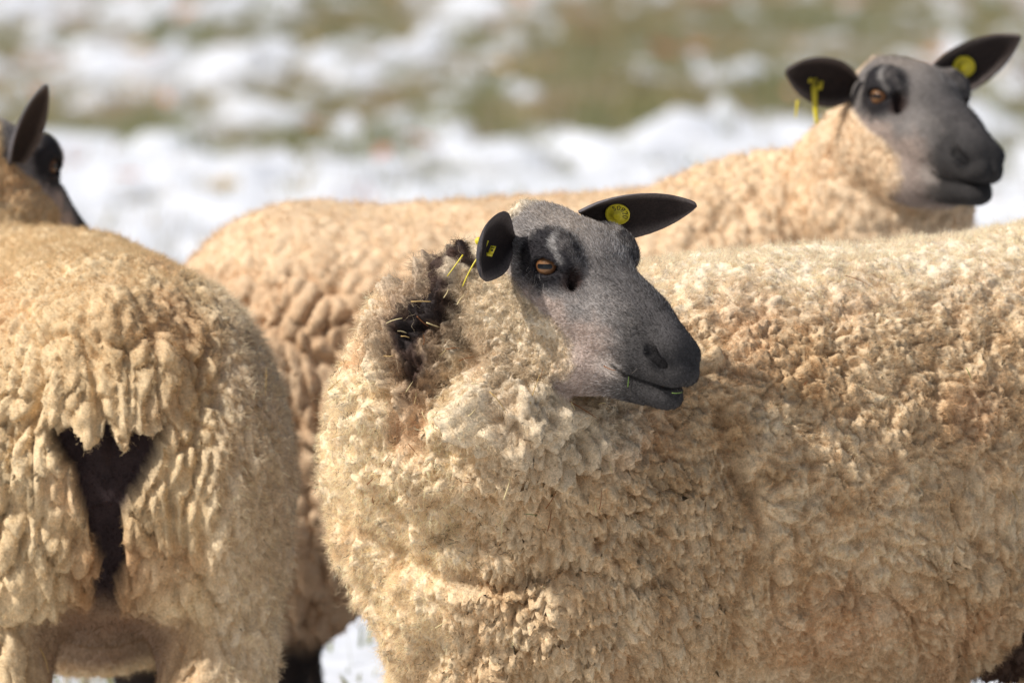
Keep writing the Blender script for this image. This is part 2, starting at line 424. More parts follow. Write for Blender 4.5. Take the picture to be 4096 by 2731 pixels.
# ------------------------------------------------------------------ hair curves
def hair_object(name, parent, roots, dirs, length, radius, col, pts=5, curl=.0012, waves=1.5, bend=None, seed=1):
    n = len(roots); r = np.random.default_rng(seed)
    d = nrm(dirs); s = nrm(np.cross(d, nrm(r.normal(size=(n, 3))))); u = np.cross(d, s)
    t = np.linspace(0, 1, pts)[None, :, None]
    ph = r.uniform(0, 6.28, (n, 1, 1)); wv = waves * r.uniform(.6, 1.5, (n, 1, 1)); cu = (np.asarray(curl) * np.ones(n))[:, None, None] * r.uniform(.4, 1.4, (n, 1, 1))
    P = roots[:, None] + d[:, None] * t * length[:, None, None]
    P = P + (s[:, None] * np.sin(ph + t * 6.28 * wv) + u[:, None] * np.cos(ph + t * 6.28 * wv)) * cu * np.minimum(t * 2, 1)
    if bend is not None: P = P + bend[:, None] * (t ** 2) * length[:, None, None]
    hc = bpy.data.hair_curves.new(name)
    hc.add_curves([pts] * n)
    hc.position_data.foreach_set('vector', P.astype(np.float32).ravel())
    ra = hc.attributes.get('radius') or hc.attributes.new('radius', 'FLOAT', 'POINT')
    rad = (radius[:, None] * (1 - .65 * np.linspace(0, 1, pts)[None] ** 2)).astype(np.float32)
    ra.data.foreach_set('value', rad.ravel())
    ca = hc.attributes.new('Col', 'FLOAT_COLOR', 'CURVE')
    ca.data.foreach_set('color', np.concatenate([np.clip(col, 0, 1), np.ones((n, 1))], 1).astype(np.float32).ravel())
    return add(name, hc, M_HAIR, parent, kind="stuff")

def pick(v, n, count, weight, r, margin=260):
    """random vertices facing the viewer's half and near the field of view"""
    tc = nrm(CAM - v); w = weight * (np.einsum('ij,ij->i', tc, n) > -.4)
    px, py = to_px(v); w = w * ((px > -margin) & (px < 4096 + margin) & (py > -margin) & (py < 2731 + margin))
    cs = np.cumsum(w); return np.minimum(np.searchsorted(cs, r.uniform(0, cs[-1], count)), len(v) - 1)

def build_sheep(label, base, body_f, head_o, head_R, lo, hi, h, levels, wool_fn, ears, hair_n, face_n, head_h=None, head_k=.035, seed=1, face_mul=1.0):
    """body_f: world sdf of the fleeced body; returns root empty"""
    t0 = time.time()
    root = bpy.data.objects.new("sheep", None); C.objects.link(root); root.location = base
    root['label'] = label; root['category'] = 'sheep'; root['group'] = 'flock of sheep on the snowy pasture'
    head_o = np.asarray(head_o, float); RF = head_R.astype(np.float32)
    def f(p):
        q = (p - head_o.astype(np.float32)) @ RF.T
        d = body_f(p)
        near = (np.abs(q) < .42).all(1)
        if near.any():
            hd = head_sdf(q[near]); k = head_k
            d[near] = smin(d[near], hd, k)
        return d
    def in_head(c, m=0.):
        q = (c - head_o) @ head_R.T
        return (q[:, 0] > -.085 - m) & (q[:, 0] < .26 + m) & (np.abs(q[:, 1]) < .105 + m) & (q[:, 2] > -.135 - m) & (q[:, 2] < .10 + m)
    if head_h:
        v1, f1 = surface_nets(f, lo, hi, h, levels, keep=lambda c, s: ~in_head(c, -.008 - s))
        a = head_o - .30; b = head_o + .30
        v2, f2 = surface_nets(f, a, b, head_h, 4, keep=lambda c, s: in_head(c, s))
        v = np.concatenate([v1, v2]); fc = np.concatenate([f1, f2 + len(v1)])
    else:
        v, fc = surface_nets(f, lo, hi, h, levels)
    v -= grad(f, v) * np.clip(f(v.astype(np.float32)), -h, h)[:, None]
    n = grad(f, v, .003)
    q = (v - head_o) @ head_R.T
    fcol, wf = face_colour(q); fcol = fcol * face_mul
    dh = np.linalg.norm(q - V(.06, 0, -.02), axis=1)
    bare = (1 - wf) * sstep(.20, .18, dh)           # 1 on the face
    hd = np.full(len(v), .2, np.float32); m_ = dh < .24; hd[m_] = head_sdf(q[m_].astype(np.float32))
    bare = bare * sstep(.016, .004, hd)
    wool = 1 - bare
    disp, tang, wcol, wlen, flow_f = wool_fn(v, n, q)
    hw = sstep(0, 1, wool)
    # short curly wool on cheek and crown
    onhead = sstep(.030, .006, hd)
    v = v + n * (disp * hw * (1 - .8 * onhead))[:, None] + tang * (hw * (1 - .8 * onhead))[:, None]
    v = v + n * (onhead * hw * (.0030 * locks(warp(q, .004, 90, 78), (150, 150, 130), 77, .6)[0] + .0035 * fbm(q * 90, 79, 3)))[:, None]
    cr = sstep(.012, .03, q[:, 2]) * sstep(.04, -.03, q[:, 0]) * bare
    v = v + n * (.0022 * cr * fbm(q * 190, 4, 2))[:, None]
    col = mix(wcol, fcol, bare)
    n = vert_normals(v, fc)
    parts = [(v, fc, col)]; en = []
    for e in ears:
        ev, eq, ec = ear_geo(**e); parts.append((ev, eq, ec))
    av, aq, ac = join(parts)
    o = np.asarray(base, float)
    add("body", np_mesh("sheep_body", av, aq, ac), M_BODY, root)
    # fleece fibres
    r = np.random.default_rng(seed)
    i = pick(v, n, hair_n, np.where(wool > .3, 1.0, 0) * (.4 + wlen / .012) , r)
    rp = v[i] + r.normal(size=(len(i), 3)) * (h * .45)
    cl = np.stack([vnoise(rp * 120, 31), vnoise(rp * 120, 32), vnoise(rp * 120, 33)], 1)
    c2 = np.stack([vnoise(rp * 48, 34), vnoise(rp * 48, 35), vnoise(rp * 48, 36)], 1)
    dirs = n[i] * .9 + .95 * cl + .75 * c2 + r.normal(size=(len(i), 3)) * .17 + flow_f[i]
    ln = wlen[i] * r.uniform(.5, 1.5, len(i)) * (.35 + .65 * hw[i]) * (1 - .62 * onhead[i])
    hc = col[i] * np.clip(1.12 + r.normal(size=(len(i), 1)) * .30, .35, 1.8)
    hair_object("wool_fibres", root, rp - n[i] * .002, dirs, ln, r.uniform(.00008, .00019, len(i)) * (1.0 + h * 60), hc, 6, .0011, 1.6, seed=seed)
    if face_n:
        i = pick(v, n, face_n, np.where(bare > .25, bare, 0) * (dh < .2), r)
        rp = v[i] + r.normal(size=(len(i), 3)) * .0006
        # hair lies back from the nose over the face
        fl = -head_R[0]; flow = fl - n[i] * (n[i] @ fl)[:, None]
        cl = np.stack([vnoise(rp * 60, 41), vnoise(rp * 60, 42), vnoise(rp * 60, 43)], 1)
        nose = sstep(.14, .19, q[i][:, 0])
        dirs = flow * 1.0 + n[i] * .42 + cl * .35 + r.normal(size=(len(i), 3)) * .16
        pale = (r.random(len(i)) < .26 * (1 - .7 * nose))[:, None]
        dark = np.clip(col[i].mean(1) / .16, .15, 1)[:, None]
        hc = np.where(pale, np.clip(col[i] * 1.1 + .34 * dark, 0, .85), col[i] * r.uniform(.6, 1.3, (len(i), 1)))
        ln = r.uniform(.0022, .0055, len(i)) * (1 - .6 * nose)
        hair_object("face_hair", root, rp - n[i] * .0005, dirs, ln, r.uniform(.00008, .00016, len(i)) * (1 + h * 40), hc, 4, .0002, .6, seed=seed + 5)
    # eyes
    for s in (1, -1):
        m = V(1, s, 1)
        axw = head_R.T @ (EYE_AX * m); upw = V(0, 0, 1.); upw = nrm(upw - axw * (upw @ axw)); exw = np.cross(upw, axw)
        import bmesh
        bm = bmesh.new(); bmesh.ops.create_uvsphere(bm, u_segments=40, v_segments=24, radius=EYE_R)
        for vv in bm.verts:               # cornea bulges slightly
            rr = math.hypot(vv.co.x, vv.co.y)
            if vv.co.z > 0: vv.co.z += .0016 * max(0, 1 - (rr / .012) ** 2)
        me = bpy.data.meshes.new("eye"); bm.to_mesh(me); bm.free()
        for p_ in me.polygons: p_.use_smooth = True
        e = add("eye", me, M_EYE, root)
        c = head_o + head_R.T @ (EYE_C * m)
        e.matrix_basis = Matrix(np.vstack([np.column_stack([exw, upw, axw, c - o]), [0, 0, 0, 1]]).tolist())
    print("sheep", label[:24], len(av), "verts", round(time.time() - t0, 1), "s")
    return root, v, n, q

# ------------------------------------------------------------------ tags
def disc_tag(root, c, nrm_dir, up, rad, digits=""):
    nd = nrm(np.asarray(nrm_dir, float)); up = np.asarray(up, float); up = nrm(up - nd * (up @ nd)); sx = np.cross(up, nd)
    a = np.arange(28) / 28 * 2 * math.pi
    prof = [(0, .0), (rad, .0), (rad, .0018), (rad * .92, .0024), (rad * .86, .0020), (rad * .40, .0020), (rad * .36, .0070), (rad * .26, .0076), (0, .0076)]
    v = np.concatenate([np.outer(np.cos(a) * r_, sx) + np.outer(np.sin(a) * r_, up) + nd * z_ for r_, z_ in prof]) + np.asarray(c)
    q = []
    for k in range(len(prof) - 1):
        for j in range(28): q.append((k * 28 + j, k * 28 + (j + 1) % 28, (k + 1) * 28 + (j + 1) % 28, (k + 1) * 28 + j))
    tag = add("ear_tag", np_mesh("ear_tag", v, np.array(q)), M_TAG, root)
    if digits:
        vs_, fs_ = [], []; n0 = 0
        for k, ch in enumerate(digits):
            cu = bpy.data.curves.new("t", 'FONT'); cu.body = ch; cu.size = rad * .62; cu.align_x = 'CENTER'; cu.align_y = 'CENTER'
            to = bpy.data.objects.new("t", cu); C.objects.link(to)
            dg = bpy.context.evaluated_depsgraph_get(); me = bpy.data.meshes.new_from_object(to.evaluated_get(dg))
            bpy.data.objects.remove(to)
            ang = math.radians(112 - k * 33)
            for pz in me.polygons:
                vi = list(pz.vertices)
                for t_ in range(1, len(vi) - 1): fs_.append((n0 + vi[0], n0 + vi[t_], n0 + vi[t_ + 1]))
            for w in me.vertices:
                x, y = w.co.x, w.co.y; r_ = rad * .63 + y; th = ang - x / (rad * .63)
                vs_.append(np.asarray(c) + sx * (r_ * math.cos(th)) + up * (r_ * math.sin(th)) + nd * .0023)
            n0 = len(vs_)
        add("tag_digits", np_mesh("tag_digits", np.array(vs_), np.array(fs_), smooth=False), M_INK, tag, loc=(0, 0, 0))
    return tag
def strip_mesh(pts, w0, w1, side, th=.0008):
    pts = np.asarray(pts, float); n = len(pts); w = np.linspace(w0, w1, n)[:, None]; side = nrm(np.asarray(side, float))
    t = nrm(np.gradient(pts, axis=0)); nn = nrm(np.cross(t, side)); sd_ = np.cross(nn, t)
    L = [pts + sd_ * w + nn * th, pts - sd_ * w + nn * th, pts - sd_ * w - nn * th, pts + sd_ * w - nn * th]
    v = np.stack(L, 1).reshape(-1, 3); q = []
    for i in range(n - 1):
        for k in range(4): q.append((i * 4 + k, i * 4 + (k + 1) % 4, i * 4 + 4 + (k + 1) % 4, i * 4 + 4 + k))
    q += [(3, 2, 1, 0), (n * 4 - 4, n * 4 - 3, n * 4 - 2, n * 4 - 1)]
    return v, np.array(q)

# ================================================================== the ground: snowy pasture
SNOWY = [  # photo-derived patches on the pasture: (px, py, rx, ry, snow amount)
    (150, 330, 420, 70, .9), (60, 60, 420, 60, .55), (520, 40, 420, 50, .7), (1000, 215, 130, 95, 1.3), (1500, 300, 260, 55, 1.2), (1250, 260, 300, 60, .8),
    (1900, 60, 190, 70, 1.1), (1700, 190, 90, 45, .9), (1890, 150, 80, 40, .8), (2570, 250, 150, 40, .9), (3020, 280, 200, 45, .9), (3700, 230, 260, 50, .35),
    (450, 300, 200, 60, .8), (300, 560, 420, 70, .9), (1600, 690, 900, 110, 1.6), (2500, 650, 900, 90, 1.5), (600, 820, 600, 170, 1.8), (3500, 560, 800, 110, 1.3), (4050, 620, 300, 200, 1.3),
    (2000, 900, 2600, 260, 1.4), (2050, 440, 160, 40, .6), (700, 230, 160, 45, .6),
    # bare grass
    (250, 130, 180, 45, -.7), (820, 190, 190, 50, -1.0), (1450, 130, 330, 120, -1.1), (700, 150, 150, 40, -.5), (2300, 260, 300, 60, -.7), (2700, 120, 520, 110, -1.3), (3500, 110, 800, 110, -1.1), (2500, 420, 900, 60, -.8), (3300, 380, 700, 50, -.7),
    (1000, 360, 260, 28, -.8), (1130, 555, 150, 45, -1.6), (1500, 450, 330, 40, -.9), (1200, 760, 90, 45, -.9), (600, 470, 400, 28, -.8), (570, 800, 60, 28, -1.2), (690, 790, 50, 24, -1.0),
    (2380, 430, 190, 60, -1.2), (2800, 400, 260, 40, -.8), (2150, 330, 140, 40, -.7), (3080, 400, 160, 50, -.8), (1990, 520, 140, 30, -.5), (3300, 420, 300, 30, -.4), (450, 430, 160, 30, -.6),
]
SN = []
for px, py, rx, ry, a in SNOWY:
    c = ground_at(px, py); e = ground_at(px + rx, py); t = ground_at(px, max(py - ry, -60)); SN.append((c[0], c[1], abs(e[0] - c[0]), max(abs(t[1] - c[1]), .4), a))
def snow_field(x, y):
    p = np.stack([x, y, 0 * x], 1)
    s = .05 * np.ones(len(x)) + .7 * fbm(p * V(2.6, .32, 1), 51, 3) + 1.45 * fbm(p * V(11, 1.25, 1), 58, 3)
    b = np.zeros(len(x))
    for cx, cy, rx, ry, a in SN: b += a * np.exp(-(((x - cx) / rx) ** 2 + ((y - cy) / ry) ** 2))
    near = sstep(10, 5, np.hypot(x * .6, y - 1.5))
    return s + .55 * np.clip(b, -1.2, 1.3) + .55 * near
def axis_steps(lo, hi, fine, far):
    a = list(np.arange(lo, hi + 1e-6, fine)); s = fine
    while a[-1] < far: s *= 1.35; a.append(a[-1] + s)
    s = fine
    while a[0] > -far: s *= 1.35; a.insert(0, a[0] - s)
    return np.array(a)
xs = axis_steps(-4.5, 4.5, .06, 1500); ys = axis_steps(-2.0, 46, .07, 1500)
GX, GY = np.meshgrid(xs, ys, indexing='ij'); gx, gy = GX.ravel(), GY.ravel()
def ground_z(x, y, s=None):
    if s is None: s = snow_field(x, y)
    p = np.stack([x, y, 0 * x], 1)
    rough = sstep(2.6, 6.0, np.hypot(x, y - .9))
    lumps = np.maximum(0, vnoise(p * V(5, 1.6, 1), 61)) ** 1.5 * .05 + .05 * fbm(p * V(8, 3.5, 1), 63, 3)
    z = sstep(-.1, .7, s) * (.03 + lumps) + .06 * fbm(p * V(.5, .3, 1), 66, 2)
    return z * rough * sstep(400, 60, np.hypot(x, y)) + .010 * fbm(p * 9, 67, 2) - .012
gs_ = snow_field(gx, gy); gz = ground_z(gx, gy, gs_)
idx = np.arange(len(gx)).reshape(GX.shape)
gq = np.stack([idx[:-1, :-1], idx[1:, :-1], idx[1:, 1:], idx[:-1, 1:]], -1).reshape(-1, 4)
gcol = np.stack([np.clip(gs_ * .5 + .5, 0, 1)] * 3, 1)
def mat_ground():
    m, nt, N, L, b = new_mat("snowy_pasture")
    at = N.new('ShaderNodeAttribute'); at.attribute_name = 'Col'
    tc = N.new('ShaderNodeTexCoord')
    n1 = N.new('ShaderNodeTexNoise'); n1.inputs['Scale'].default_value = 9; n1.inputs['Detail'].default_value = 6; L.new(tc.outputs['Object'], n1.inputs['Vector'])
    ad = N.new('ShaderNodeMath'); ad.operation = 'MULTIPLY_ADD'; L.new(n1.outputs[0], ad.inputs[0]); ad.inputs[1].default_value = .5; L.new(at.outputs['Fac'], ad.inputs[2])
    mr = N.new('ShaderNodeMapRange'); mr.inputs[1].default_value = .62; mr.inputs[2].default_value = 1.0; L.new(ad.outputs[0], mr.inputs[0])
    n2 = N.new('ShaderNodeTexNoise'); n2.inputs['Scale'].default_value = 1.0; n2.inputs['Detail'].default_value = 5; mp = N.new('ShaderNodeMapping'); mp.inputs['Scale'].default_value = (3.2, .35, 1); L.new(tc.outputs['Object'], mp.inputs['Vector']); L.new(mp.outputs[0], n2.inputs['Vector'])
    rp = N.new('ShaderNodeValToRGB'); L.new(n2.outputs[0], rp.inputs[0]); e = rp.color_ramp.elements
    e[0].position = .30; e[0].color = (.125, .135, .055, 1); e[1].position = .70; e[1].color = (.25, .18, .11, 1)
    q = e.new(.5); q.color = (.18, .165, .095, 1)
    mx = N.new('ShaderNodeMixRGB'); L.new(mr.outputs[0], mx.inputs[0]); L.new(rp.outputs[0], mx.inputs[1]); mx.inputs[2].default_value = (.68, .69, .715, 1)
    L.new(mx.outputs[0], b.inputs['Base Color']); b.inputs['Roughness'].default_value = .8; b.inputs['Specular IOR Level'].default_value = .2
    bp = N.new('ShaderNodeBump'); bp.inputs['Strength'].default_value = .4; bp.inputs['Distance'].default_value = .03; L.new(n1.outputs[0], bp.inputs['Height']); L.new(bp.outputs[0], b.inputs['Normal'])
    return m
add("ground", np_mesh("ground", np.stack([gx, gy, gz], 1), gq, gcol), mat_ground(), kind="structure")
print("ground", len(gx), round(time.time() - T0, 1))

# grass blades standing where the snow has melted
def mat_col(name, rough=.7, trans=.3):
    m, nt, N, L, b = new_mat(name); N.remove(b)
    at = N.new('ShaderNodeAttribute'); at.attribute_name = 'Col'
    df = N.new('ShaderNodeBsdfDiffuse'); tr = N.new('ShaderNodeBsdfTranslucent'); ms = N.new('ShaderNodeMixShader'); ms.inputs[0].default_value = trans
    L.new(at.outputs['Color'], df.inputs[0]); L.new(at.outputs['Color'], tr.inputs[0]); L.new(df.outputs[0], ms.inputs[1]); L.new(tr.outputs[0], ms.inputs[2]); L.new(ms.outputs[0], N['Material Output'].inputs[0])
    return m
def make_grass():
    r = np.random.default_rng(3); n = 260000
    y = 1.2 + 44 * r.random(n) ** 1.15; x = (r.random(n) - .5) * 2 * (.9 + .085 * (y + 12))
    s = snow_field(x, y)
    k = r.random(n) < (sstep(.75, -.25, s + .3 * r.normal(size=n)) * .30 + .02)
    x, y = x[k], y[k]; n = len(x); s = s[k]
    z = ground_z(x, y, s)
    tuft = vnoise(np.stack([x * 1.6, y * 1.2, 0 * x], 1), 71)
    hgt = (.030 + .050 * np.maximum(0, tuft + .35)) * r.uniform(.5, 1.4, n)
    a = r.uniform(0, 6.28, n); sx, sy = np.cos(a), np.sin(a); lean = r.uniform(.1, .9, n); w = r.uniform(.002, .0045, n)
    la = r.uniform(0, 6.28, n); lx, ly = np.cos(la) * lean * hgt, np.sin(la) * lean * hgt
    B = np.stack([x, y, z - .01], 1); S = np.stack([sx * w, sy * w, 0 * w], 1)
    Mi = B + np.stack([lx * .35, ly * .35, hgt * .65], 1); T = B + np.stack([lx, ly, hgt], 1)
    v = np.stack([B - S, B + S, Mi + S * .8, Mi - S * .8, T + S * .15, T - S * .15], 1).reshape(-1, 3)
    i0 = np.arange(n) * 6
    q = np.concatenate([np.stack([i0, i0 + 1, i0 + 2, i0 + 3], 1), np.stack([i0 + 3, i0 + 2, i0 + 4, i0 + 5], 1)])
    g = sstep(-.3, .5, vnoise(np.stack([x * .8, y * .35, 0 * x + 4], 1), 73) + .35 * r.normal(size=n) + .12 * x * sstep(8, 20, y))
    c = mix(np.tile(srgb(172, 154, 114), (n, 1)), srgb(122, 128, 78), g) * r.uniform(.6, 1.25, (n, 1))
    red = (vnoise(np.stack([x * 2.1, y * 1.1, 0 * x + 9], 1), 75) > .70)[:, None]
    c = np.where(red, srgb(168, 112, 82) * r.uniform(.7, 1.3, (n, 1)), c)
    add("grass", np_mesh("grass", v, q, np.repeat(c, 6, 0), smooth=False), mat_col("grass_blade"), kind="stuff", label="short green and straw coloured grass showing through the snow", category="grass")
    print("grass", n)
make_grass()

# fallen leaves lying far out on the grass, out of focus
def make_leaves():
    r = np.random.default_rng(5); n = 130
    y = 16 + 28 * r.random(n); x = (r.random(n) - .5) * 2 * (.6 + .06 * (y + 12))
    s = snow_field(x, y); k = s < .5; x, y, s = x[k], y[k], s[k]; n = len(x); z = ground_z(x, y, s) + .05
    a = r.uniform(0, 6.28, n); L_ = r.uniform(.035, .07, n); tilt = r.uniform(-.5, .5, (n, 2))
    ax = np.stack([np.cos(a), np.sin(a), tilt[:, 0]], 1); sd_ = np.stack([-np.sin(a), np.cos(a), tilt[:, 1]], 1)
    Cc = np.stack([x, y, z], 1); up = V(0, 0, .012)
    v = np.stack([Cc - ax * L_[:, None], Cc - sd_ * L_[:, None] * .5 + up, Cc, Cc + sd_ * L_[:, None] * .5 + up, Cc + ax * L_[:, None]], 1).reshape(-1, 3)
    i0 = np.arange(n) * 5
    t = np.concatenate([np.stack([i0 + a_, i0 + b_, i0 + c_], 1) for a_, b_, c_ in ((0, 1, 2), (0, 2, 3), (1, 4, 2), (2, 4, 3))])
    c = np.stack([srgb(206, 150, 118), srgb(186, 120, 92), srgb(200, 168, 120), srgb(150, 96, 70)])[r.integers(0, 4, n)] * r.uniform(.8, 1.2, (n, 1))
    add("fallen_leaves", np_mesh("fallen_leaves", v, t, np.repeat(c, 5, 0), smooth=False), mat_col("dry_leaf"), kind="stuff", label="scatter of pale reddish fallen leaves on the grass", category="leaves")
make_leaves()

# ================================================================== fleece relief
def warp(p, amp, fr, seed):
    return p + amp * np.stack([vnoise(p * fr, seed), vnoise(p * fr, seed + 1), vnoise(p * fr, seed + 2)], 1)
def locks(p, sc, seed, sharp=.30):
    """rounded locks with creases: 0 in the crack .. ~1 on the crest; also the cell's random value"""
    F1, F2, R = worley(p * np.asarray(sc), seed)
    return sstep(0, sharp, F2 - F1) * .55 + np.clip(1 - F1 * F1 * 1.1, 0, 1) * .45, R
def cracks(p, sc, seed, w):
    F1, F2, R = worley(p * np.asarray(sc), seed)
    return np.exp(-((F2 - F1) / w) ** 2) * sstep(.25, .55, R)
def down_tangent(n):
    dn = V(0, 0, -1) - n * (n @ V(0, 0, -1))[:, None]; return dn
def seg_dist2(x, z, pts):
    d = np.full(len(x), 9.)
    for (a, b), (c, e) in zip(pts, pts[1:]):
        vx, vz = c - a, e - b; t = np.clip(((x - a) * vx + (z - b) * vz) / (vx * vx + vz * vz), 0, 1)
        d = np.minimum(d, np.hypot(x - a - t * vx, z - b - t * vz))
    return d
def XZ(px, py, Y=0.0):
    p = world_at(px, py, Y); return (p[0], p[2])

# ------------------------------------------------------------------ sheep A: body to the left, head turned back to the right
dA = nrm(V(-.883, -.469, 0)); lA = V(-dA[1], dA[0], 0); lA = lA if lA[1] < 0 else -lA
oA = V(-.02, .20, 0)
def pA(s, lat, z): return oA + dA * s + lA * lat + V(0, 0, z)
RA = np.stack([dA, lA, V(0, 0, 1)])
HEAD_A = V(.080, -.052, .764)
HR_A = head_frame(V(math.cos(math.radians(-42)) * math.cos(math.radians(23)), math.sin(math.radians(-42)) * math.cos(math.radians(23)), -math.sin(math.radians(23))))
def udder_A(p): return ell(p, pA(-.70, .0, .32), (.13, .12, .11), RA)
def body_A(p):
    d = cone(p, pA(-.025, 0, .508), pA(-.78, 0, .545), .212, .225)
    d = smin(d, ell(p, pA(-.36, 0, .475), (.42, .262, .255), RA), .06)
    d = smin(d, cone(p, pA(-.05, 0.02, .405), pA(-.54, 0.02, .395), .205, .205), .05)
    d = smin(d, udder_A(p), .02)
    d = smin(d, ell(p, pA(.005, .02, .41), (.128, .170, .25), RA), .06)
    d = smin(d, ell(p, pA(-.05, .13, .42), (.14, .115, .23), RA), .04)
    d = smin(d, ell(p, pA(-.84, 0, .54), (.20, .22, .22), RA), .06)
    for s in (1, -1):
        d = smin(d, ell(p, pA(-.86, s * .12, .40), (.15, .115, .22), RA), .05)
        d = smin(d, cone(p, pA(-.90, s * .12, .30), pA(-.93, s * .12, .10), .07, .034), .04)
        d = smin(d, cone(p, pA(-.93, s * .12, .12), pA(-.91, s * .12, .02), .030, .030), .02)
        d = smin(d, cone(p, pA(.02, s * .105, .30), pA(.02, s * .105, .12), .062, .034), .04)
        d = smin(d, cone(p, pA(.02, s * .105, .14), pA(.035, s * .105, .02), .030, .030), .02)
    occ = P_h(HEAD_A, HR_A, -.080, 0, -.068)
    d = smin(d, cone(p, pA(.035, .0, .52), V(-.085, .055, .610), .132, .098), .06)
    d = smin(d, cone(p, V(-.085, .055, .610), occ, .098, .052), .04)
    d = smin(d, ell(p, V(.020, .030, .535), (.120, .105, .085)), .05)     # throat wool
    d = smin(d, cone(p, V(-.035, -.020, .690), V(.005, -.060, .590), .048, .060), .03)    # ruff behind the cheek
    d = smax(d, -cone(p, world_at(2150, 2770, -.15), world_at(2170, 2770, .15), .032, .030), .03)
    g = cone(p, world_at(1890, 1090, -.06), world_at(1720, 1330, -.085), .018, .020)
    g = np.minimum(g, cone(p, world_at(1720, 1330, -.085), world_at(1640, 1500, -.10), .020, .012))
    d = smax(d, -g, .035)                                                # dark parting behind the ruff
    return d
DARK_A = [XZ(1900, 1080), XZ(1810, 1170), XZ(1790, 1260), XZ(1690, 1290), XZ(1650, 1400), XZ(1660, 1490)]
CREASE_A = [XZ(2890, 1650), XZ(2950, 1900), XZ(3060, 2120), XZ(2980, 2350), XZ(2960, 2600)]
CREASE_A2 = [XZ(1560, 1560), XZ(1700, 1800), XZ(1830, 2050), XZ(1700, 2250)]
CREASE_A3 = [XZ(1480, 2140), XZ(1700, 2280), XZ(2000, 2330), XZ(2300, 2230)]
def wool_A(v, n, q):
    x, z = v[:, 0], v[:, 2]; s = (v - oA) @ dA
    w1 = warp(v, .012, 28, 101)
    chest = sstep(.04, -.09, x - .25 * (z - .5))
    low = sstep(.62, .50, z + .25 * (x - .1)) * sstep(.36, .20, x) * (1 - chest * .8)
    L1, R1 = locks(w1, (92, 92, 56), 11, .26)
    L2, R2 = locks(warp(v, .02, 14, 111), (24, 24, 20), 12, .40)
    L3, R3 = locks(warp(w1, .006, 70, 105), (66, 66, 74), 13, .36)
    LB, RB_ = locks(warp(v, .030, 9, 115), (11, 11, 15), 14, .10)          # big lobes parted by deep cracks
    fl = fbm(v * V(18, 18, 14), 121, 3); ff = fbm(v * 60, 125, 3)
    crimp = fbm(v * V(170, 170, 130), 129, 2)
    wisp = fbm(warp(v, .010, 30, 127) * V(40, 40, 110), 128, 3)
    ridge = 1 - np.abs(fbm(warp(v, .03, 9, 131) * V(13, 13, 11), 135, 2)) * 2.6
    pit = sstep(.15, .6, fbm(warp(v, .02, 14, 137) * V(16, 16, 14), 138, 2))
    ck = cracks(warp(w1, .014, 26, 191), (34, 34, 28), 17, .13)
    d_low = L1 * .0140 + L2 * .011 + (R1 - .5) * .006 + (LB - 1) * .018 + ff * .005 + fl * .006 + crimp * .0030 - ck * .009
    d_chest = fl * .020 + ridge * .018 + ff * .009 + L2 * .006 + L3 * .008 - pit * .026 + crimp * .003
    d_flank = L3 * .0042 + L2 * .0045 + fl * .007 + ff * .0070 + wisp * .0075 - pit * .007 + crimp * .0042 - ck * .008
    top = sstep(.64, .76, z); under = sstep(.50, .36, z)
    d_flank = d_flank * (1 - .60 * top) + under * (LB - 1) * .020 + (LB - 1) * .004
    wf = np.clip(1 - chest - low, 0, 1)
    tot = chest + low + wf
    D = (d_chest * chest + d_low * low + d_flank * wf) / tot
    ruff = sstep(.20, .10, np.linalg.norm((v - V(-.01, -.06, .605)) * V(.8, .6, 1.), axis=1))
    rf = fbm(warp(v, .02, 16, 171) @ np.array([[24., 0, 10], [0, 20, 0], [16, 0, 26]]).T, 172, 2)
    D = D + ruff * (.017 * (1 - 2.4 * np.abs(rf)) + .010 * ff + .006 * L3 + .003 * crimp)
    c1 = seg_dist2(x, z, CREASE_A) + .008 * fl; D = D - .026 * np.exp(-(c1 / .012) ** 2)
    c2 = seg_dist2(x, z, CREASE_A2) + .008 * fl; D = D - .016 * np.exp(-(c2 / .012) ** 2) * sstep(.2, .1, v[:, 1])
    c3 = seg_dist2(x, z, CREASE_A3) + .008 * fl; D = D - .018 * np.exp(-(c3 / .012) ** 2)
    LH, RH = locks(warp(v, .012, 20, 181), (36, 34, 9), 16, .22)
    hind = sstep(.50, .58, x) * sstep(.50, .42, z)
    D = D + hind * (LH * .018 - .008)
    lock = (hind * (LH * .022 + RH * .02) + L1 * low * .013 + L3 * wf * .003 + LB * wf * under * .010)
    tang = down_tangent(n) * lock[:, None]
    # colour
    nz = fbm(v * 22, 141, 3); nb = fbm(v * 7, 145, 2)
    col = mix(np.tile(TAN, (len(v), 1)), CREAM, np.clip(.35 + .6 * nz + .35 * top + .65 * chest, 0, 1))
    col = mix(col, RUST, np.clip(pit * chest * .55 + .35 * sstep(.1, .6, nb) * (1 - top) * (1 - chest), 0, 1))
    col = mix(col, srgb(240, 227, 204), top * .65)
    onh = sstep(.22, .13, np.linalg.norm(q - V(.02, 0, -.06), axis=1))
    col = mix(col, srgb(206, 190, 164), onh * .8)                   # greyer, dirtier ruff and cheek
    grime = sstep(.25, .7, fbm(v * 48, 151, 3)) * (.40 * chest + .45 * onh + .25 * low)
    col = mix(col, srgb(110, 100, 84), grime)
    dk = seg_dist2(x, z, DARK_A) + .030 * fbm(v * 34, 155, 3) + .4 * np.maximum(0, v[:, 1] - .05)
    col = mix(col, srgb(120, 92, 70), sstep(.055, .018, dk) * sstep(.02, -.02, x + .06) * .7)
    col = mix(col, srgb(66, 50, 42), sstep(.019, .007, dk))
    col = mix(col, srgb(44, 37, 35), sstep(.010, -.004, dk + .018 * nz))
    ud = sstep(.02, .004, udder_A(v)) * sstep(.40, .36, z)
    col = mix(col, srgb(86, 66, 54), ud)  # udder browned, with the shade behind the belly painted into the colour
